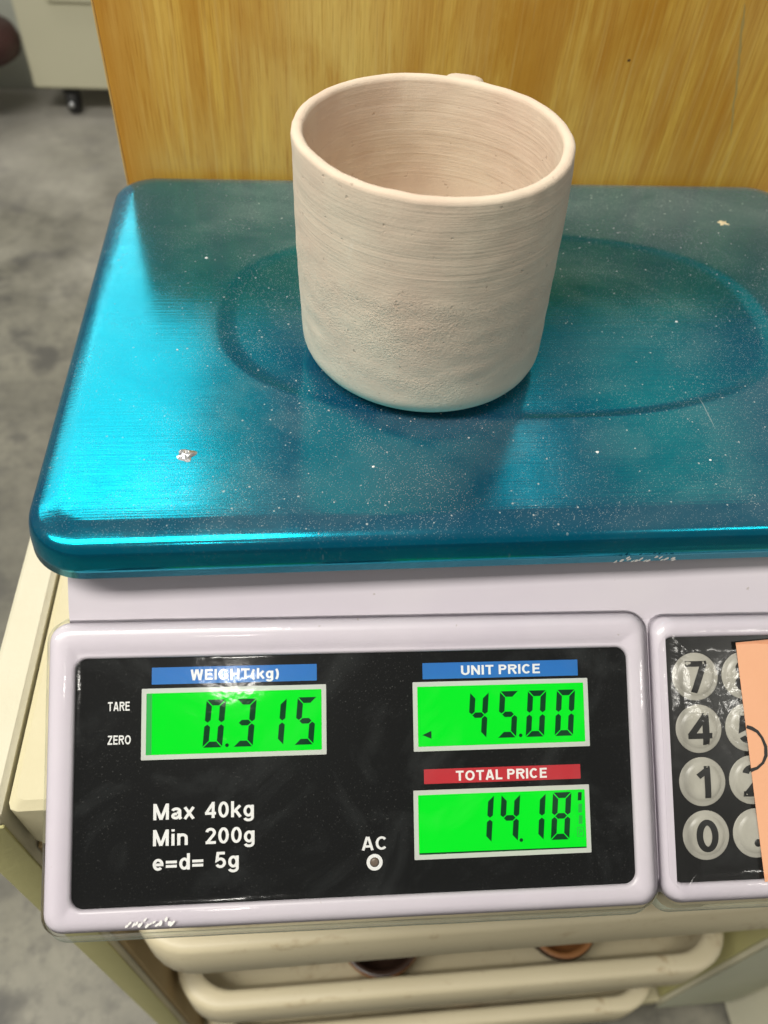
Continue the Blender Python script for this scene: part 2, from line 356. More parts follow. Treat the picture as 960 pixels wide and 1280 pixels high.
# trays with things in them
RIMS = (-.292, -.478, -.660)
TX0, TX1, TY0, TY1 = -.1885, .238, -.053, .30
tl = ['ivory plastic tray on the top runners of the cart, just under the scale', 'ivory plastic tray on the middle runners of the cart holding two small cups', 'ivory plastic tray on the bottom runners of the cart holding dark cups']
for zr, lb in zip(RIMS, tl):
    pr = [(0, -.050), (-.0015, -.047), (-.0005, -.003), (.0015, -.0005), (.004, 0), (.010, 0), (.0125, -.001), (.0135, -.004), (.020, -.040), (.024, -.045),
          (.026, -.048), (.0215, -.046), (.0165, -.040), (.0105, -.0045), (.005, -.0025), (.0025, -.005), (.0015, -.026)]
    pr = pr[:10]+[(.030, -.0455)]; pr2 = [(.030, -.048), (.0245, -.048), (.0185, -.041), (.0110, -.0045), (.005, -.0025), (.0025, -.005), (.0015, -.050)]
    loops = [[(x, y, zr+h) for x, y in rrect(TX0+i, TX1-i, TY0+i, TY1-i, .036-i*.5, 8)] for i, h in pr]
    back = [[(x, y, zr+h) for x, y in rrect(TX0+i, TX1-i, TY0+i, TY1-i, .036-i*.5, 8)] for i, h in pr2]
    v1, f1 = loft(loops, False, True); v2, f2 = loft(back, True, False); va, fa = join([(v1, f1), (v2, f2)])
    n = len(loops[0]); o2 = len(v1)
    fa += [(k, (k+1) % n, o2+(len(back)-1)*n+(k+1) % n, o2+(len(back)-1)*n+k) for k in range(n)]
    obj('drawer_tray', va, fa, 'tray', label=lb, cat='tray', group='trays on the cart runners', auto=50)
    part('runner', (-.1932, -.1585, -.010, .325, zr-.060, zr-.0485), 'inner', cart)
    part('runner', (.2005, .2532, -.010, .325, zr-.060, zr-.0485), 'olive', cart)
def cup(name, x, y, z, r, h, rim, inn, lab):
    e = empty(name, (x, y, z), lab, 'cup')
    out = [(0, 0), (r*.62, 0), (r*.72, .002), (r*.9, h*.4), (r, h-.002), (r-.001, h)]
    v, f = lathe(out, x, y, z, 36); obj('outer_wall', v, f, rim, e)
    v, f = lathe([(r-.001, h), (r-.003, h+.0008), (r-.005, h), (r-.007, h-.006), (r*.55, .008), (0, .006)], x, y, z, 36); obj('glazed_inside', v, f, inn, e)
F = -.0448
cup('small_cup', -.034, -.0058, RIMS[1]+F, .033, .030, 'terra', 'dark_glaze', 'small cup with an orange brown rim in the middle tray')
cup('small_cup', .112, -.006, RIMS[1]+F, .030, .028, 'dark_glaze', 'terra', 'small dark rimmed cup with tan inside in the middle tray')
cup('small_cup', -.072, -.006, RIMS[0]+F, .036, .040, 'terra', 'tray', 'shallow brown cup peeking out in the top tray below the scale')
for x, m1, m2, lb in ((.012, 'dark_glaze', 'tray', 'small dark cup with pale inside in the bottom tray'), (.062, 'terra', 'dark_glaze', 'small brown cup between the two dark cups of the bottom tray'), (.112, 'dark_glaze', 'terra', 'small dark cup with brown inside in the bottom tray')):
    cup('small_cup', x, -.012, RIMS[2]+F, .021, .034, m1, m2, lb)

# pale box standing on the floor at the right of the cart
bxe = empty('storage_box', (.56, -.05, ZF), 'pale cream plastic box standing on the floor beside the cart', 'storage box')
part('box_body', (.36, .76, -.35, .25, ZF, ZF+.22), 'box', bxe, .006)
part('box_lid', (.352, .768, -.358, .258, ZF+.2205, ZF+.245), 'box', bxe, .005)

# plywood board behind the scale
wb = empty('plywood_board', (.17, .243, ZC), 'upright varnished yellow plywood board standing behind the scale', 'board')
v, f = box(-.1685, .52, .2375, .2495, ZC, .0875, .0008); obj('board', v, f, 'wood', wb, auto=30)
v, f = box(-.1697, -.1686, .2385, .2490, ZC+.001, .0870, .0004); obj('raw_edge', v, f, 'wood_edge', wb, auto=30)
cr = []
for k in range(26):
    u = k/25; zz = .0815-u*.0607; wv = (.0004+.0010*abs(noise.noise((k*.45, 0, 0))))*min(1, 6*u+.2, 6*(1-u)+.1); xx = .1204+.018*u+.0009*noise.noise((k*.3, 3, 0))
    cr.append([(xx-wv, .23744, zz), (xx+wv, .23744, zz)])
vs = [p for r_ in cr for p in r_]; fs = [(2*k, 2*k+1, 2*k+3, 2*k+2) for k in range(len(cr)-1)]
obj('grey_crack', vs, fs, simple('grey_stain', (.44, .29, .08), .8), wb, smooth=False)
v, f = lathe([(0, 0), (.0008, 0)], 0, 0, 0, 12); obj('knot', [(.0735+a, .23744, .0565+b*.8) for a, b, c in v], f, simple('knot_brown', (.12, .045, .01), .7), wb, smooth=False)

# far cabinet and stool
fc = empty('far_cabinet', (-.44, 2.4, ZF), 'cream cabinet on black casters standing across the floor behind the board', 'cabinet')
part('cabinet_body', (-.785, -.10, 2.14, 2.62, ZF+.078, .0), 'far_cream', fc, .006)
part('drawer_front', (-.70, -.18, 2.128, 2.1395, -.5125, -.05), 'far_cream', fc, .004)
for x in (-.70, -.19):
    p = part('caster', (x-.020, x+.020, 2.17, 2.21, ZF+.05, ZF+.0775), 'rubber', fc, .003)
    vv, ff = lathe([(0, -.014), (.028, -.014), (.032, -.009), (.032, .009), (.028, .014), (0, .014)], 0, 0, 0, 24)
    obj('wheel', [(x+c, 2.185+a, ZF+.032+b) for a, b, c in vv], ff, 'rubber', p, auto=40)
    vv, ff = lathe([(0, 0), (.008, 0), (.007, .004), (0, .005)], 0, 0, 0, 12)
    obj('axle_cap', [(x+a, 2.152-c, ZF+.034+b) for a, b, c in vv], ff, 'steel', p)
st = empty('low_stool', (-.955, 2.15, ZF), 'low stool with dark seat beside the far cabinet', 'stool')
v, f = lathe([(0, .15), (.12, .15), (.155, .16), (.16, .185), (.15, .21), (.10, .222), (0, .225)], -.955, 2.15, ZF, 40); obj('seat', v, f, 'seat', st)
for a in (100, 160, 200, 260):
    x, y = -.955+.10*math.cos(R(a)), 2.15+.10*math.sin(R(a))
    v, f = lathe([(0, 0), (.012, 0), (.012, .149), (0, .149)], x, y, ZF, 12); obj('leg', v, f, 'rubber', st, auto=40)

# ------------------------------------------------------------------ the scale
scale = empty('price_scale', (0, .08, ZC), 'lavender white price computing scale with blue metal pan and green displays', 'scale')
yaw = R(-1.3); CX, CY = -.07, -.05; cs, sn = math.cos(yaw), math.sin(yaw)
def Y(x, y, z): return (CX+cs*(x-CX)-sn*(y-CY), CY+sn*(x-CX)+cs*(y-CY), z)
PH = R(35); O0 = (0, -.01358, -.03461)
def PT(x, v, w):      # panel millimetres -> world
    x, v, w = x/1000, v/1000, w/1000
    return Y(x, O0[1]+v*math.cos(PH)-w*math.sin(PH), O0[2]+v*math.sin(PH)+w*math.cos(PH))
# main body: a profile swept across, edges rounded
def body():
    prof = [(-.0745, -.0985), (-.082, -.0935)]
    for v in (-86, -60, -30, -3): x, y, z = PT(0, v, -6.0); 
    def pv(v, w): return (O0[1]+v/1000*math.cos(PH)-w/1000*math.sin(PH), O0[2]+v/1000*math.sin(PH)+w/1000*math.cos(PH))
    prof = [(-.070, -.0985), pv(-92, -8), pv(-86, -4), pv(-2, -4), (-.0085, -.0385), (-.004, -.0325), (.004, -.0245), (.009, -.0205), (.016, -.0185), (.200, -.0185), (.211, -.024), (.215, -.035), (.215, -.0985)]
    n = len(prof); cyy = sum(p[0] for p in prof)/n; czz = -.062
    loops = []
    for x, i in ((-.1575, .012), (-.1610, .0050), (-.1630, .0018), (-.1638, 0), (.1638, 0), (.1630, .0018), (.1610, .005), (.1575, .012)):
        loops.append([Y(x, y+(cyy-y)*i/.12, z+(czz-z)*i/.05) for y, z in prof])
    return loft(loops, True, True)
v, f = body(); obj('body', v, f, 'plastic', scale, auto=38)
for x in (-.135, .135):
    for y in (-.02, .19):
        v, f = lathe([(0, 0), (.010, 0), (.011, .002), (.009, .0062), (0, .0062)], x, y, ZC, 24); obj('foot', v, f, 'rubber', scale, auto=40)
        vv = max(y, .03)
        v, f = lathe([(0, 0), (.008, 0), (.0065, .010), (.0065, .0157), (0, .0157)], x, vv, -.0183, 20); obj('pan_support', v, f, 'plastic', scale, auto=40)
# hoods round the two panels
def hood(x0, x1, v0, v1, ox0, ox1, ov0, ov1, name):
    pr = [(0, -13), (0, -4.2)]
    for k in range(1, 7): a = R(15*k); pr.append((4.2*(1-math.cos(a)), -4.2+4.2*math.sin(a)))
    loops = []
    for i, w_ in pr: loops.append([PT(x, v, w_) for x, v in rrect(x0+i, x1-i, v0+i, v1-i, 6.5-i*.6, 8, 6)])
    for e, w_ in ((1.3, 0), (.9, -.08), (.45, -.3), (.15, -.65), (0, -1.1), (-.02, -2.2)):
        loops.append([PT(x, v, w_) for x, v in rrect(ox0-e, ox1+e, ov0-e, ov1+e, 4.0+e, 8, 6)])
    v, f = loft(loops); return obj(name, v, f, 'plastic', scale, auto=45)
HD = (-169.5, 33.6, -94.2, 4.6); OD = (-160.3, 25.4, -86.2, -7.2)
HK = (35.0, 168.0, -94.0, 3.0); OK_ = (38.0, 160, -86.8, -4.2)
hood(*HD, *OD, 'display_hood'); hood(*HK, *OK_, 'keypad_hood')
def sheet(name, x0, x1, v0, v1, w0, w1, r, mat, par, n=6):
    loops = [[PT(x, v, w_) for x, v in rrect(x0, x1, v0, v1, r, n)] for w_ in (w0, w1)]
    v, f = loft(loops, True, True); return obj(name, v, f, mat, par, smooth=False)
PW = -1.5
disp = sheet('display_panel', OD[0]-.6, OD[1]+.6, OD[2]-.6, OD[3]+.6, PW-.5, PW, 3.5, 'black', scale)
keyp = sheet('keypad_panel', OK_[0]-.6, OK_[1]+.6, OK_[2]-.6, OK_[3]+.6, PW-.5, PW, 3.5, 'keypad', scale)

# lettering
def arc(cx, cy, rx, ry, a0, a1, n=14): return [(cx+rx*math.cos(R(a0+(a1-a0)*k/n)), cy+ry*math.sin(R(a0+(a1-a0)*k/n))) for k in range(n+1)]
def glyph(c, h):
    """centre lines of a plain grotesque letter, cap height 1, half stroke h -> (width, [(points, closed)])"""
    a, b = h, 1-h
    if c == 'T': return .68, [([(0, b), (.68, b)], 0), ([(.34, b-h), (.34, 0)], 0)]
    if c == 'A': return .76, [([(h*1.0, 0), (.38-h*.35, 1)], 0), ([(.76-h, 0), (.38+h*.35, 1)], 0), ([(.20, .29), (.56, .29)], 0)]
    if c == 'R': return .72, [([(a, 0), (a, b), (.42, b)]+arc(.42, .735, .22, b-.735, 90, -90)[1:]+[(a+h, .735-(b-.735))], 0), ([(.40, .735-(b-.735)-h), (.66, 0)], 0)]
    if c == 'P': return .66, [([(a, 0), (a, b), (.38, b)]+arc(.38, .715, .66-h-.38, b-.715, 90, -90)[1:]+[(a+h, .715-(b-.715))], 0)]
    if c == 'E': return .62, [([(.62, b), (a, b), (a, a), (.62, a)], 0), ([(a+h, .52), (.57, .52)], 0)]
    if c == 'Z': return .66, [([(.03, b), (.64, b)], 0), ([(.58, b), (.08, a)], 0), ([(.0, a), (.66, a)], 0)]
    if c in 'OGC0':
        w = {'O': .82, 'G': .80, 'C': .76, '0': .60}[c]; rx, ry = w/2-h, .5-h
        if c in 'O0': return w, [(arc(w/2, .5, rx, ry, 0, 348, 30), 1)]
        p = arc(w/2, .5, rx, ry, 42, 318, 26)
        if c == 'C': return w, [(p, 0)]
        return w, [(arc(w/2, .5, rx, ry, 42, 335, 26)+[(w-h, .46)], 0), ([(w-h, .46), (.47, .46)], 0)]
    if c == 'W': return 1.0, [([(h, 1), (.26, 0)], 0), ([(.26, 0), (.48, 1)], 0), ([(.52, 1), (.74, 0)], 0), ([(.74, 0), (1-h, 1)], 0)]
    if c == 'I': return .2, [([(.1, 0), (.1, 1)], 0)]
    if c == 'H': return .72, [([(a, 0), (a, 1)], 0), ([(.72-a, 0), (.72-a, 1)], 0), ([(a+h, .52), (.72-a-h, .52)], 0)]
    if c == 'U': return .72, [([(a, 1), (a, .36)]+arc(.36, .36, .36-h, .36-h, 180, 360)[1:]+[(.72-a, 1)], 0)]
    if c == 'N': return .74, [([(a, 0), (a, 1)], 0), ([(.74-a, 0), (.74-a, 1)], 0), ([(a+h*.1, 1-h*.5), (.74-a-h*.1, h*.5)], 0)]
    if c == 'L': return .58, [([(a, 1), (a, a), (.58, a)], 0)]
    if c == 'M': return .86, [([(a, 0), (a, 1)], 0), ([(.86-a, 0), (.86-a, 1)], 0), ([(a+h*.2, 1-h*.5), (.43, .02)], 0), ([(.86-a-h*.2, 1-h*.5), (.43, .02)], 0)]
    if c == '(': return .32, [(arc(.44, .40, .44-h, .60, 128, 232, 12), 0)]
    if c == ')': return .32, [(arc(-.12, .40, .44-h, .60, 52, -52, 12), 0)]
    if c == 'k': return .58, [([(a, 0), (a, 1)], 0), ([(.52, .72), (a+h*.8, .32)], 0), ([(.25, .44), (.54, 0)], 0)]
    if c in 'gda':
        if c == 'a': return .58, [(arc(.27, .50, .20, .74-h-.50, 165, 0, 10)+[(.47, .12), (.54, .02)], 0), (arc(.25, .21, .25-h, .21-h, 60, 300, 14)+[(.46, .22), (.46, .40), (.30, .415)], 0)]
        o = [(arc(.29, .37, .29-h, .37-h, 0, 348, 24), 1)]
        if c == 'd': return .60, [([(.60-h, 0), (.60-h, 1)], 0)]+o
        return .60, o+[([(.60-h, .73), (.60-h, -.02)]+arc(.29, -.04, .31-h, .22-h*.6, 0, -165, 12)[1:], 0)]
    if c == 'x': return .56, [([(.04, .73), (.52, 0)], 0), ([(.52, .73), (.04, 0)], 0)]
    if c == 'i': return .2, [([(.1, 0), (.1, .73)], 0), ([(.1, .86), (.1, 1)], 0)]
    if c == 'n': return .58, [([(a, 0), (a, .73)], 0), ([(a, .42)]+arc(.29, .73-h-(.29-h), .29-h, .29-h, 170, 0, 12)+[(.58-a, 0)], 0)]
    if c == 'e': return .60, [([(a+h*.5, .36), (.60-a, .36)]+arc(.30, .365, .30-h, .365-h, 2, 318, 24), 0)]
    if c == '=': return .62, [([(0, .50), (.62, .50)], 0), ([(0, .24), (.62, .24)], 0)]
    if c == '4': return .62, [([(.46, 0), (.46, 1)], 0), ([(.45, b), (.06, .30)], 0), ([(.0, .29), (.62, .29)], 0)]
    if c == '2': return .60, [(arc(.30, .70, .30-h, .30-h, 170, -28, 14)+[(.12, h*1.2)], 0), ([(.02, h), (.60, h)], 0)]
    if c == '5': return .60, [([(.54, b), (.14, b), (.09, .48)]+arc(.29, .325, .31-h, .325-h, 125, -155, 18), 0)]
    if c == '7': return .60, [([(.02, b), (.60, b)], 0), ([(.60-h*1.1, b), (.22, 0)], 0)]
    if c == '1': return .40, [([(.31, 0), (.31, 1)], 0), ([(.31, b-.03), (.05, .68)], 0)]
    if c == '8': return .62, [(arc(.31, .745, .24-h*.5, .255-h, 0, 348, 22), 1), (arc(.31, .275, .31-h, .275-h, 0, 348, 24), 1)]
    raise KeyError(c)
def strip(pts, closed, h):
    """flat ribbon with mitred joints along a centre line"""
    n = len(pts); L, Rr = [], []
    for i, p in enumerate(pts):
        a = pts[i-1] if (i or closed) else None; b = pts[(i+1) % n] if (i < n-1 or closed) else None
        ds = []
        for q, w in ((a, p), (p, b)):
            if q is None or w is None: continue
            dx, dy = w[0]-q[0], w[1]-q[1]; l = math.hypot(dx, dy) or 1; ds.append((dx/l, dy/l))
        if len(ds) == 1: ds *= 2
        nx, ny = -(ds[0][1]+ds[1][1]), ds[0][0]+ds[1][0]; l = math.hypot(nx, ny) or 1; nx, ny = nx/l, ny/l
        k = h/max(.42, -nx*ds[0][1]+ny*ds[0][0])
        L.append((p[0]+nx*k, p[1]+ny*k)); Rr.append((p[0]-nx*k, p[1]-ny*k))
    return L, Rr
def text(s, x0, x1, vb, cap, mat, par, w_=None, h=.085, name='lettering', surf=None, gap=.13):
    w_ = PW+.09 if w_ is None else w_; x = 0; vs = []; fs = []; lay = 0
    for ch in s:
        if ch == ' ': x += .30; continue
        wd, st_ = glyph(ch, h)
        for pts, cl in st_:
            if surf:
                q = []
                for i in range(len(pts)-1+cl):
                    p0, p1 = pts[i], pts[(i+1) % len(pts)]; m = max(1, int(math.hypot(p1[0]-p0[0], p1[1]-p0[1])/.08))
                    q += [(p0[0]+(p1[0]-p0[0])*k/m, p0[1]+(p1[1]-p0[1])*k/m) for k in range(m)]
                if not cl: q.append(pts[-1])
                pts = q
            Lp, Rp = strip(pts, cl, h); o = len(vs); n = len(pts)
            for p, q in zip(Lp, Rp): vs += [(x+p[0], p[1], lay*.006), (x+q[0], q[1], lay*.006)]
            fs += [(o+2*i, o+2*i+1, o+2*((i+1) % n)+1, o+2*((i+1) % n)) for i in range(n if cl else n-1)]
            lay = (lay+1) % 5
        x += wd+gap
    x -= gap
    vs = [(x0+a/x*(x1-x0), vb+b*cap, c) for a, b, c in vs]
    vs = [PT(a, b, (w_ if surf is None else surf(a, b))+c) for a, b, c in vs]
    return obj(name, vs, fs, mat, par, smooth=False)
text('TARE', -149.9, -142.9, -24.2, 2.9, 'print_white', disp)
text('ZERO', -149.8, -142.4, -35.0, 2.9, 'print_white', disp)
for s, a, b, vb in (('Max', -134.9, -121.8, -59.4), ('40kg', -118.3, -102.5, -59.4), ('Min', -134.9, -123.8, -67.6), ('200g', -118.2, -102.3, -67.6), ('e=d=', -134.9, -118.8, -75.3), ('5g', -114.9, -107.4, -75.3)):
    text(s, a, b, vb, 5.1, 'print_white', disp)
text('AC', -67.2, -58.6, -71.7, 4.3, 'print_white', disp)
ring = [[PT(-63.0+r_*math.cos(R(a)), -75.6+r_*math.sin(R(a)), PW+.09) for a in range(0, 360, 10)] for r_ in (1.55, 2.65)]
v, f = loft(ring); obj('lamp_ring', v, f, 'print_white', disp, smooth=False)
v, f = lathe([(0, .35), (.9, .3), (1.4, .05), (1.45, -.1)], -63.0, -75.6, PW, 20, T=PT); obj('charge_lamp', v, f, 'dark_led', disp)
def banner(x0, x1, v0, v1, mat, s, tx0, tx1, vb, cap):
    b = sheet('label_band', x0, x1, v0, v1, PW+.02, PW+.06, .15, mat, disp, 2)
    text(s, tx0, tx1, vb, cap, 'print_white', b, PW+.12, .095)
banner(-135.9, -81.6, -16.0, -10.5, 'blue', 'WEIGHT(kg)', -123.3, -94.2, -14.9, 3.5)
banner(-45.8, 8.1, -16.5, -11.1, 'blue', 'UNIT PRICE', -32.6, -5.2, -15.4, 3.2)
banner(-46.0, 7.7, -51.1, -46.3, 'red', 'TOTAL PRICE', -35.2, -4.0, -50.4, 3.3)
# seven segment digits
W_, H_, S_, G_ = 6.4, 15.5, 1.9, .15
def segs():
    W, H, t, g = W_, H_, S_, G_; m = H/2; e = t/2
    s = {}
    s['a'] = [(g*1.5, H), (W-g*1.5, H), (W-t-g, H-t), (t+g, H-t)]
    s['d'] = [(g*1.5, 0), (t+g, t), (W-t-g, t), (W-g*1.5, 0)]
    s['g'] = [(e+g*1.6, m), (t+g*1.4, m+e*.95), (W-t-g*1.4, m+e*.95), (W-e-g*1.6, m), (W-t-g*1.4, m-e*.95), (t+g*1.4, m-e*.95)]
    s['f'] = [(0, H-g*2), (t, H-t-g*1.8), (t, m+e+g), (e, m+g*2), (0, m+e*.9+g)]
    s['e'] = [(0, g*2), (0, m-e*.9-g), (e, m-g*2), (t, m-e-g), (t, t+g*1.8)]
    s['b'] = [(W-x, y) for x, y in s['f']][::-1]
    s['c'] = [(W-x, y) for x, y in s['e']][::-1]
    return s
SEG = segs(); DIG = {'0': 'abcdef', '1': 'bc', '3': 'abcdg', '4': 'bcfg', '5': 'acdfg', '8': 'abcdefg'}
def digit(ch, x, vb, par):
    vs, fs = [], []
    for k in DIG[ch]:
        o = len(vs); vs += [PT(x+a+.085*b, vb+b, LW+.06) for a, b in SEG[k]]; fs.append(tuple(range(o, len(vs))))
    obj('digit', vs, fs, 'seg', par, smooth=False)
def dot(x, v_, par, r_=.62):
    obj('decimal_point', [PT(x+r_*math.cos(R(a)), v_+r_*math.sin(R(a)), LW+.06) for a in range(0, 360, 30)], [tuple(range(12))], 'seg', par, smooth=False)
LW = PW-.25
def lcd(x0, x1, v0, v1):
    fr = [[PT(x, v, w_) for x, v in rrect(x0+i, x1-i, v0+i, v1-i, .25, 2)] for i, w_ in ((0, PW+.01), (.02, PW+.12), (1.55, PW+.12), (1.6, PW-.35))]
    v, f = loft(fr); obj('display_surround', v, f, 'lcd_frame', scale, smooth=False)
    return sheet('display_screen', x0+1.6, x1-1.6, v0+1.6, v1-1.6, LW-.1, PW+.03, .1, 'lcd', scale, 2)
LW = PW+.03
s = lcd(-139.1, -78.5, -40.3, -17.3)
for ch, x in zip('0315', (-119.3, -109.3, -99.3, -89.3)): digit(ch, x, -36.9, s)
dot(-111.3, -36.3, s)
obj('screen_edge_shade', [PT(-137.5, -38.6, LW+.05), PT(-135.7, -38.6, LW+.05), PT(-135.7, -19.0, LW+.05), PT(-137.5, -19.0, LW+.05)], [(0, 1, 2, 3)], 'edge_shade', s, smooth=False)  # strip painting the recess shade on the screen's left edge
s = lcd(-49.3, 11.4, -40.4, -17.4)
for ch, x in zip('4500', (-30.9, -20.6, -10.9, -.8)): digit(ch, x, -36.7, s)
dot(-12.6, -36.1, s)
obj('arrow_mark', [PT(-46.3, -35.0, LW+.06), PT(-43.2, -36.3, LW+.06), PT(-43.2, -33.7, LW+.06)], [(0, 1, 2)], 'seg', s, smooth=False)
s = lcd(-49.7, 10.5, -75.5, -53.1)
for ch, x in zip('1418', (-30.1, -21.1, -12.3, -3.4)): digit(ch, x, -70.9, s)
dot(-13.5, -70.5, s)
obj('screen_edge_shade', [PT(-48.0, -73.9, LW+.05), PT(8.8, -73.9, LW+.05), PT(8.8, -73.5, LW+.05), PT(-48.0, -73.35, LW+.05)], [(0, 1, 2, 3)], 'seg', s, smooth=False)  # thin dark strip painting the recess shade along the bottom
for k, (a, b, m) in enumerate(((-58.3, -55.6, 'seg'), (-62.3, -59.4, 'seg_faint'), (-66, -63.2, 'seg_faint'))):
    obj('battery_bar', [PT(6.4, a, LW+.06), PT(7.7, a, LW+.06), PT(7.9, b, LW+.06), PT(6.6, b, LW+.06)], [(0, 1, 2, 3)], m, s, smooth=False)
bl = [[PT(x, v, LW+.06) for x, v in rrect(5.8+i, 8.1-i, -70.2+i, -67+i*-1, .2, 2)] for i in (0, .22)]
v, f = loft(bl); obj('battery_outline', v, f, 'seg_faint', s, smooth=False)
text('P', 6.4, 7.5, -69.6, 1.9, 'seg_faint', s, LW+.06, .08)

# keys
for c, colm in enumerate(('7410', '852.')):
    for r_, ch in enumerate(colm):
        x, v_ = 49.9+17.85*c+.33*r_, -17.9-17.85*r_
        prof = [(8.25, -.1), (8.22, .12), (8.0, .22), (6.9, .25), (6.5, .42), (6.0, .75), (5.2, .98), (3.5, 1.08), (0, 1.12)]
        vv, ff = lathe(prof, x, v_, PW, 48, T=PT); k = obj('key', vv, ff, 'key', scale)
        if ch == '.':
            vv, ff = lathe([(0, 1.35), (1.0, 1.32), (1.3, 1.1)], x, v_-3.0, PW, 20, T=PT); obj('key_symbol', vv, ff, 'ink', k); continue
        wd = {'1': 5.0, '4': 8.6, '7': 8.0}.get(ch, 7.8)
        def dome(a, b, x=x, v_=v_):
            rr = math.hypot(a-x, b-v_); return PW+.13+(1.12 if rr < 3 else 1.12-.14*(rr-3)/2.2 if rr < 5.2 else max(.42, .98-.56*(rr-5.2)/1.3))
        text(ch, x-wd/2, x+wd/2, v_-5.4, 10.8, 'ink', k, None, .088, 'key_numeral', dome)

# clear film over both hoods
def film(x0, x1, v0, v1, drop, seed):
    pr = [(-1.2, -12.0), (-.6, -8), (-.2, -4.6)]
    for k in range(1, 7): a = R(15*k); pr.append((-.2+4.6*(1-math.cos(a)), -4.6+5.4*math.sin(a)))
    ii = 5.6
    while ii < (v1-v0)/2-1.0: pr.append((ii, .8)); ii += 1.9
    loops = []
    for i, w_ in pr:
        L = []
        for x, v in rrect(x0+i, x1-i, v0+i, v1-i, max(7.0-i*.6, .8), 7, 26):
            d = min(x-x0, x1-x, v-v0, v1-v)
            sag = -.9*max(0, min(1, (d-7)/4))
            wr = .07*noise.noise((x*.045+seed, v*.09, seed))+.012*noise.noise((x*.16, v*.2+seed, 2.3)) if d > 2 else 0
            out = .5*noise.noise((x*.07, v*.07+seed, 9)) if w_ < -4 else 0
            L.append(PT(x+out*(1 if x > (x0+x1)/2 else -1)*.5, v-max(0, -w_-4)*drop*(1 if v < (v0+v1)/2 else 0)+out*.3, w_+sag+wr))
        loops.append(L)
    hem = loft([[tuple(Vector(p)+Vector(PT(0, 0, -1.1))-Vector(PT(0, 0, 0))) for p in loops[0]], loops[0], loops[1]])
    v, f = loft(loops[1:], False, True); return v, f, hem
v, f, hm = film(HD[0]-.7, HD[1]+.3, HD[2]-.8, HD[3]+.6, .55, 1.7); cov = obj('clear_cover', v, f, 'film', scale, label='clear wrinkled plastic film stretched over the display hood')
v, f, hm2 = film(HK[0]-.3, HK[1]+.7, HK[2]-.8, HK[3]+.6, .55, 5.1); cov2 = obj('clear_cover', v, f, 'film_key', scale, label='clear wrinkled plastic film stretched over the keypad hood')
obj('film_hem', *hm, 'hem', cov); obj('film_hem', *hm2, 'hem', cov2)
# scuffed tape remains on the film at the lower edge
def flakes(fn, x0, x1, y0, y1, n, size, sl=.5):
    q = []
    for k in range(n):
        cx, cy = x0+(x1-x0)*(k+.8*random.random())/n, y0+(y1-y0)*random.random()**1.6; a0 = random.random()*6
        pts = [fn(cx+size*(.5+random.random())*math.cos(a0+j*1.05)*(.75)+sl*size*math.sin(a0+j*1.05), cy+size*(.6+random.random())*math.sin(a0+j*1.05), k*.004) for j in range(6)]
        q.append((pts, [tuple(range(6))]))
    return q
q = flakes(lambda a, b, c: PT(a, b, 1.12+c), -142.5, -127, -91.2, -88.9, 17, .62)
v, f = join(q); obj('tape_remains', v, f, 'chip', scale, smooth=False)

# ------------------------------------------------------------------ the pan
PWD, PD, PY = .1722, .2352, -.0012
pan_prof = [(-.0001, -.0152), (-.0010, -.0152), (-.0006, -.0105), (-.0002, -.0078), (.0001, -.0062), (.0005, -.0048), (.0011, -.0035), (.0020, -.0025), (.0031, -.0018), (.0046, -.0012), (.0085, -.0003), (.0098, -.00008), (.0110, 0), (.016, 0)]
NC, MS = 14, 26
loops = [[(x, y, z_) for x, y in rrect(-PWD+i, PWD-i, PY+i, PD-i, .0195-i*.75, NC, MS)] for i, z_ in pan_prof]
base = loops[-1]; oc = (0, .117)
def oval(p, s):
    dx, dy = p[0]/.155, (p[1]-oc[1])/.102; a = math.atan2(dy, dx); n_ = 2.5
    return (oc[0]+.1180*s*math.copysign(abs(math.cos(a))**(2/n_), math.cos(a)), oc[1]+.0650*s*math.copysign(abs(math.sin(a))**(2/n_), math.sin(a)))
ov = [oval(p, 1) for p in base]
for f_ in (.2, .4, .6, .8, .93): loops.append([(p[0]+(q_[0]-p[0])*f_, p[1]+(q_[1]-p[1])*f_, 0) for p, q_ in zip(base, ov)])
for s_, z_ in ((1, 0), (.988, -.00004), (.975, -.0002), (.950, -.00042), (.935, -.00056), (.920, -.0006), (.88, -.0006), (.7, -.0006), (.5, -.0006), (.25, -.0006), (.05, -.0006)):
    loops.append([(*oval(p, s_), z_) for p in base])
# underside
und = [(.0009, -.0150), (.0004, -.0110), (.0012, -.0060), (.0022, -.0034), (.0050, -.0021), (.011, -.0012), (.016, -.0012)]
ul = [[(x, y, z_) for x, y in rrect(-PWD+i, PWD-i, PY+i, PD-i, .0195-i*.75, NC, MS)] for i, z_ in und[1:]]
ul.append([(*oval(p, 1), -.0018) for p in base]); ul.append([(*oval(p, .05), -.0018) for p in base])
v, f = loft(list(reversed(ul))+loops, True, True)
pan = obj('weighing_pan', v, f, 'pan', scale, label='blue anodised metal weighing pan with stamped oval and dusty top')
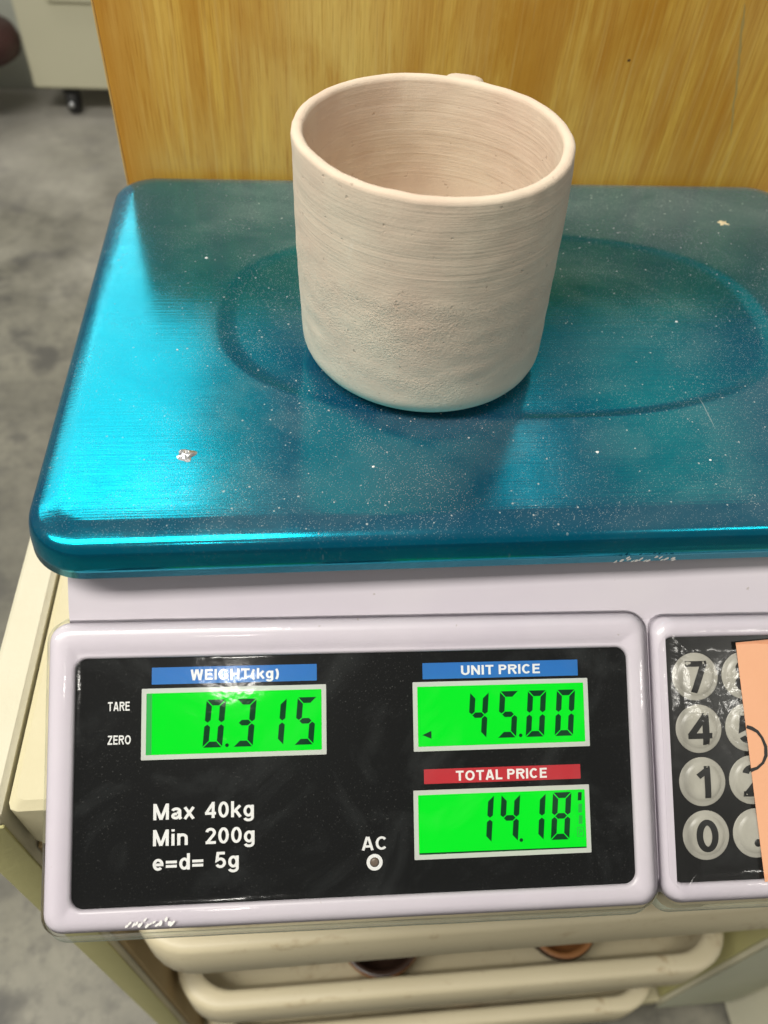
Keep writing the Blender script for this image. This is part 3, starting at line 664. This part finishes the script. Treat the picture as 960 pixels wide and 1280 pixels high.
# dent down to bare metal, crumbs and chips on the pan
def blob(x, y, z, r, h, seed, n=18, rough=.4):
    vs = [(x, y, z+h)]; 
    for rr, hh in ((.45, .9), (.8, .45), (1.0, 0)):
        for k in range(n):
            a = 2*math.pi*k/n; q_ = r*rr*(1+rough*noise.noise((math.cos(a)*1.5+seed, math.sin(a)*1.5, rr)))
            vs.append((x+q_*math.cos(a), y+q_*.75*math.sin(a), z+h*hh*(1+.8*noise.noise((k*1.3, seed, rr*3))) if hh else z))
    fs = [(0, 1+k, 1+(k+1) % n) for k in range(n)]
    for j in range(2): fs += [(1+j*n+k, 1+j*n+(k+1) % n, 1+(j+1)*n+(k+1) % n, 1+(j+1)*n+k) for k in range(n)][:]
    return vs, [tuple(q_) for q_ in fs]
v, f = blob(-.1232, .0368, .00002, .0033, .0007, 2.2, 22, .7); obj('bare_metal_dent', v, f, 'steel', pan, smooth=False)
v, f = blob(-.1222, .0372, .0002, .0012, .0007, 7.2, 9, .9); obj('bare_metal_dent', v, f, 'dent', pan, smooth=False)
v, f = blob(.1255, .1918, .00002, .0026, .0005, 5.2, 18, .9); obj('dried_clay_spot', v, f, 'tan', pan)
for i, (x, y, r_) in enumerate(((-.124, .158, .0007), (-.131, .094, .0004), (.075, .112, .0006), (.1, .07, .0005), (-.06, .03, .0005), (.02, .035, .0007), (.06, .03, .0005), (.135, .13, .0007))):
    v, f = blob(x, y, .00002 if abs(x) > .1 or y < .05 else -.0006, r_, .0003, i*1.9, 9, .6); obj('clay_crumb', v, f, 'chip', pan)
q = flakes(lambda a, b, c: (a/1000, -.0026-c/1000, max(-.0151, b/1000)), 20, 42, -14.7, -12.6, 15, .75)
v, f = join(q); obj('paint_chip', v, f, 'chip', pan, smooth=False)

# ------------------------------------------------------------------ note under the film on the keypad
nt = empty('paper_note', PT(104, -47, PW), 'peach paper note with a black marker stroke covering the right of the keypad', 'note')
def NP(x, v_, w_):    # note axes, leaning a little
    a = R(3.9); dx, dy = x-64.6, v_+6.4; return PT(64.6+dx*math.cos(a)-dy*math.sin(a), -6.4+dx*math.sin(a)+dy*math.cos(a), w_)
NX = 20; rows = []
for i in range(NX+1):
    for j in range(NX+1):
        x = 64.6+i/NX*76; v_ = -6.4-j/NX*81
        rows.append(NP(x, v_, PW+1.45+.12*math.sin(x*.11)+.08*noise.noise((x*.1, v_*.1, 0))))
fs = [(i*(NX+1)+j, (i+1)*(NX+1)+j, (i+1)*(NX+1)+j+1, i*(NX+1)+j+1) for i in range(NX) for j in range(NX)]
top = len(rows); rows2 = [tuple(Vector(p)-Vector((0, -.574, .819))*.00012) for p in rows]
obj('paper_sheet', rows+rows2, fs+[tuple(i+top for i in reversed(q_)) for q_ in fs], 'paper', nt)
pts = [(66.6, -35.2), (68.4, -35.8), (70.4, -37.0), (72.0, -39.2), (73.1, -42.2), (73.0, -45.2), (71.8, -47.6), (69.6, -49.3), (67.2, -50.0)]
vs = []; 
for i, (x, v_) in enumerate(pts):
    a = pts[max(i-1, 0)]; b = pts[min(i+1, len(pts)-1)]; dx, dy = b[0]-a[0], b[1]-a[1]; l = math.hypot(dx, dy); hw = .55+.1*math.sin(i*1.7)
    vs += [PT(x-dy/l*hw, v_+dx/l*hw, PW+1.80), PT(x+dy/l*hw, v_-dx/l*hw, PW+1.80)]
obj('marker_stroke', vs, [(2*i, 2*i+1, 2*i+3, 2*i+2) for i in range(len(pts)-1)], 'ink', nt, smooth=False)

# ------------------------------------------------------------------ the mug
MX, MY, MZ = -.0383, .0970, -.0006
mug = empty('clay_mug', (MX, MY, MZ), 'unglazed pale bisque clay mug standing on the blue weighing pan', 'mug')
Hm, Ro = .0846, .0453
prof = [(0, .0012), (.026, .0010), (.031, 0), (.0340, 0)]
for k in range(1, 9): a = R(90*k/8); prof.append((.0340+.0121*math.sin(a), .0095-.0095*math.cos(a)))
for k in range(1, 40):
    t_ = k/40; prof.append((.0461+(Ro-.0461)*t_+.0004*math.sin(t_*3.1), .0095+(Hm-.0028-.0095)*t_))
TH = .0039
for k in range(0, 9): a = R(180*k/8); prof.append((Ro-TH/2+TH/2*math.cos(a), Hm-.0018+.0018*math.sin(a)**.8 if 0 < k < 8 else Hm-.0018))
for k in range(1, 36):
    t_ = k/36; prof.append((Ro-TH-.0012*t_-.0004*math.sin(t_*9), Hm-.0018-(Hm-.0018-.013)*t_))
for k in range(1, 7): a = R(90*k/6); prof.append((Ro-TH-.0012-.007+.007*math.cos(a), .013-.0065*math.sin(a)))
prof += [(.018, .0062), (0, .006)]
def wob(r_, z_, a):
    c, s2 = math.cos(a), math.sin(a); k = z_/Hm
    dr = .00045*k*noise.noise((c*1.1, s2*1.1, z_*22))+.00022*noise.noise((c*4, s2*4, z_*190))*min(1, z_*120)
    dz = (.0006*noise.noise((c*1.2+4, s2*1.2, 0))+.00018*noise.noise((c*7, s2*7, 3)))*k**6
    dr += .00025*noise.noise((c*9, s2*9, z_*60))*k**8
    return r_+dr, z_+dz
v, f = lathe(prof, MX, MY, MZ, 220, wob); v = [(x+.0020-.0035*(z_-MZ)/Hm, y, z_) for x, y, z_ in v]; obj('mug_body', v, f, 'clay', mug)
az = R(73); dirx = Vector((math.cos(az), math.sin(az), 0)); tang = Vector((-math.sin(az), math.cos(az), 0))
ctrl = [(.0425, .0745), (.050, .0759), (.059, .0762), (.067, .0738), (.073, .068), (.0755, .059), (.0740, .048), (.069, .037), (.061, .029), (.052, .0245), (.0425, .0230)]
def cr_(P, t_):
    i = min(int(t_), len(P)-2); u = t_-i; g_ = lambda j: Vector((*P[max(0, min(len(P)-1, j))], 0))
    a, b, c, d = g_(i-1), g_(i), g_(i+1), g_(i+2)
    return .5*((2*b)+(c-a)*u+(2*a-5*b+4*c-d)*u*u+(3*b-a-3*c+d)*u**3)
loops = []; K = 44
for k in range(K+1):
    t_ = k/K*(len(ctrl)-1); p = cr_(ctrl, t_); d = (cr_(ctrl, min(t_+.02, len(ctrl)-1.0001))-cr_(ctrl, max(t_-.02, 0))); d.normalize()
    C = Vector((MX, MY, MZ))+dirx*p.x+Vector((0, 0, p.y)); nrm = dirx*(-d.y)+Vector((0, 0, d.x)); L = []
    for j in range(20):
        a = 2*math.pi*j/20; ca, sa = math.cos(a), math.sin(a)
        L.append(tuple(C+tang*(.0074*math.copysign(abs(ca)**.6, ca))+nrm*(.0030*math.copysign(abs(sa)**.75, sa))))
    loops.append(L)
v, f = loft(loops, True, True); obj('handle', v, f, 'clay', mug, auto=60)

for o in bpy.data.objects:
    if '_w' in o: del o['_w']
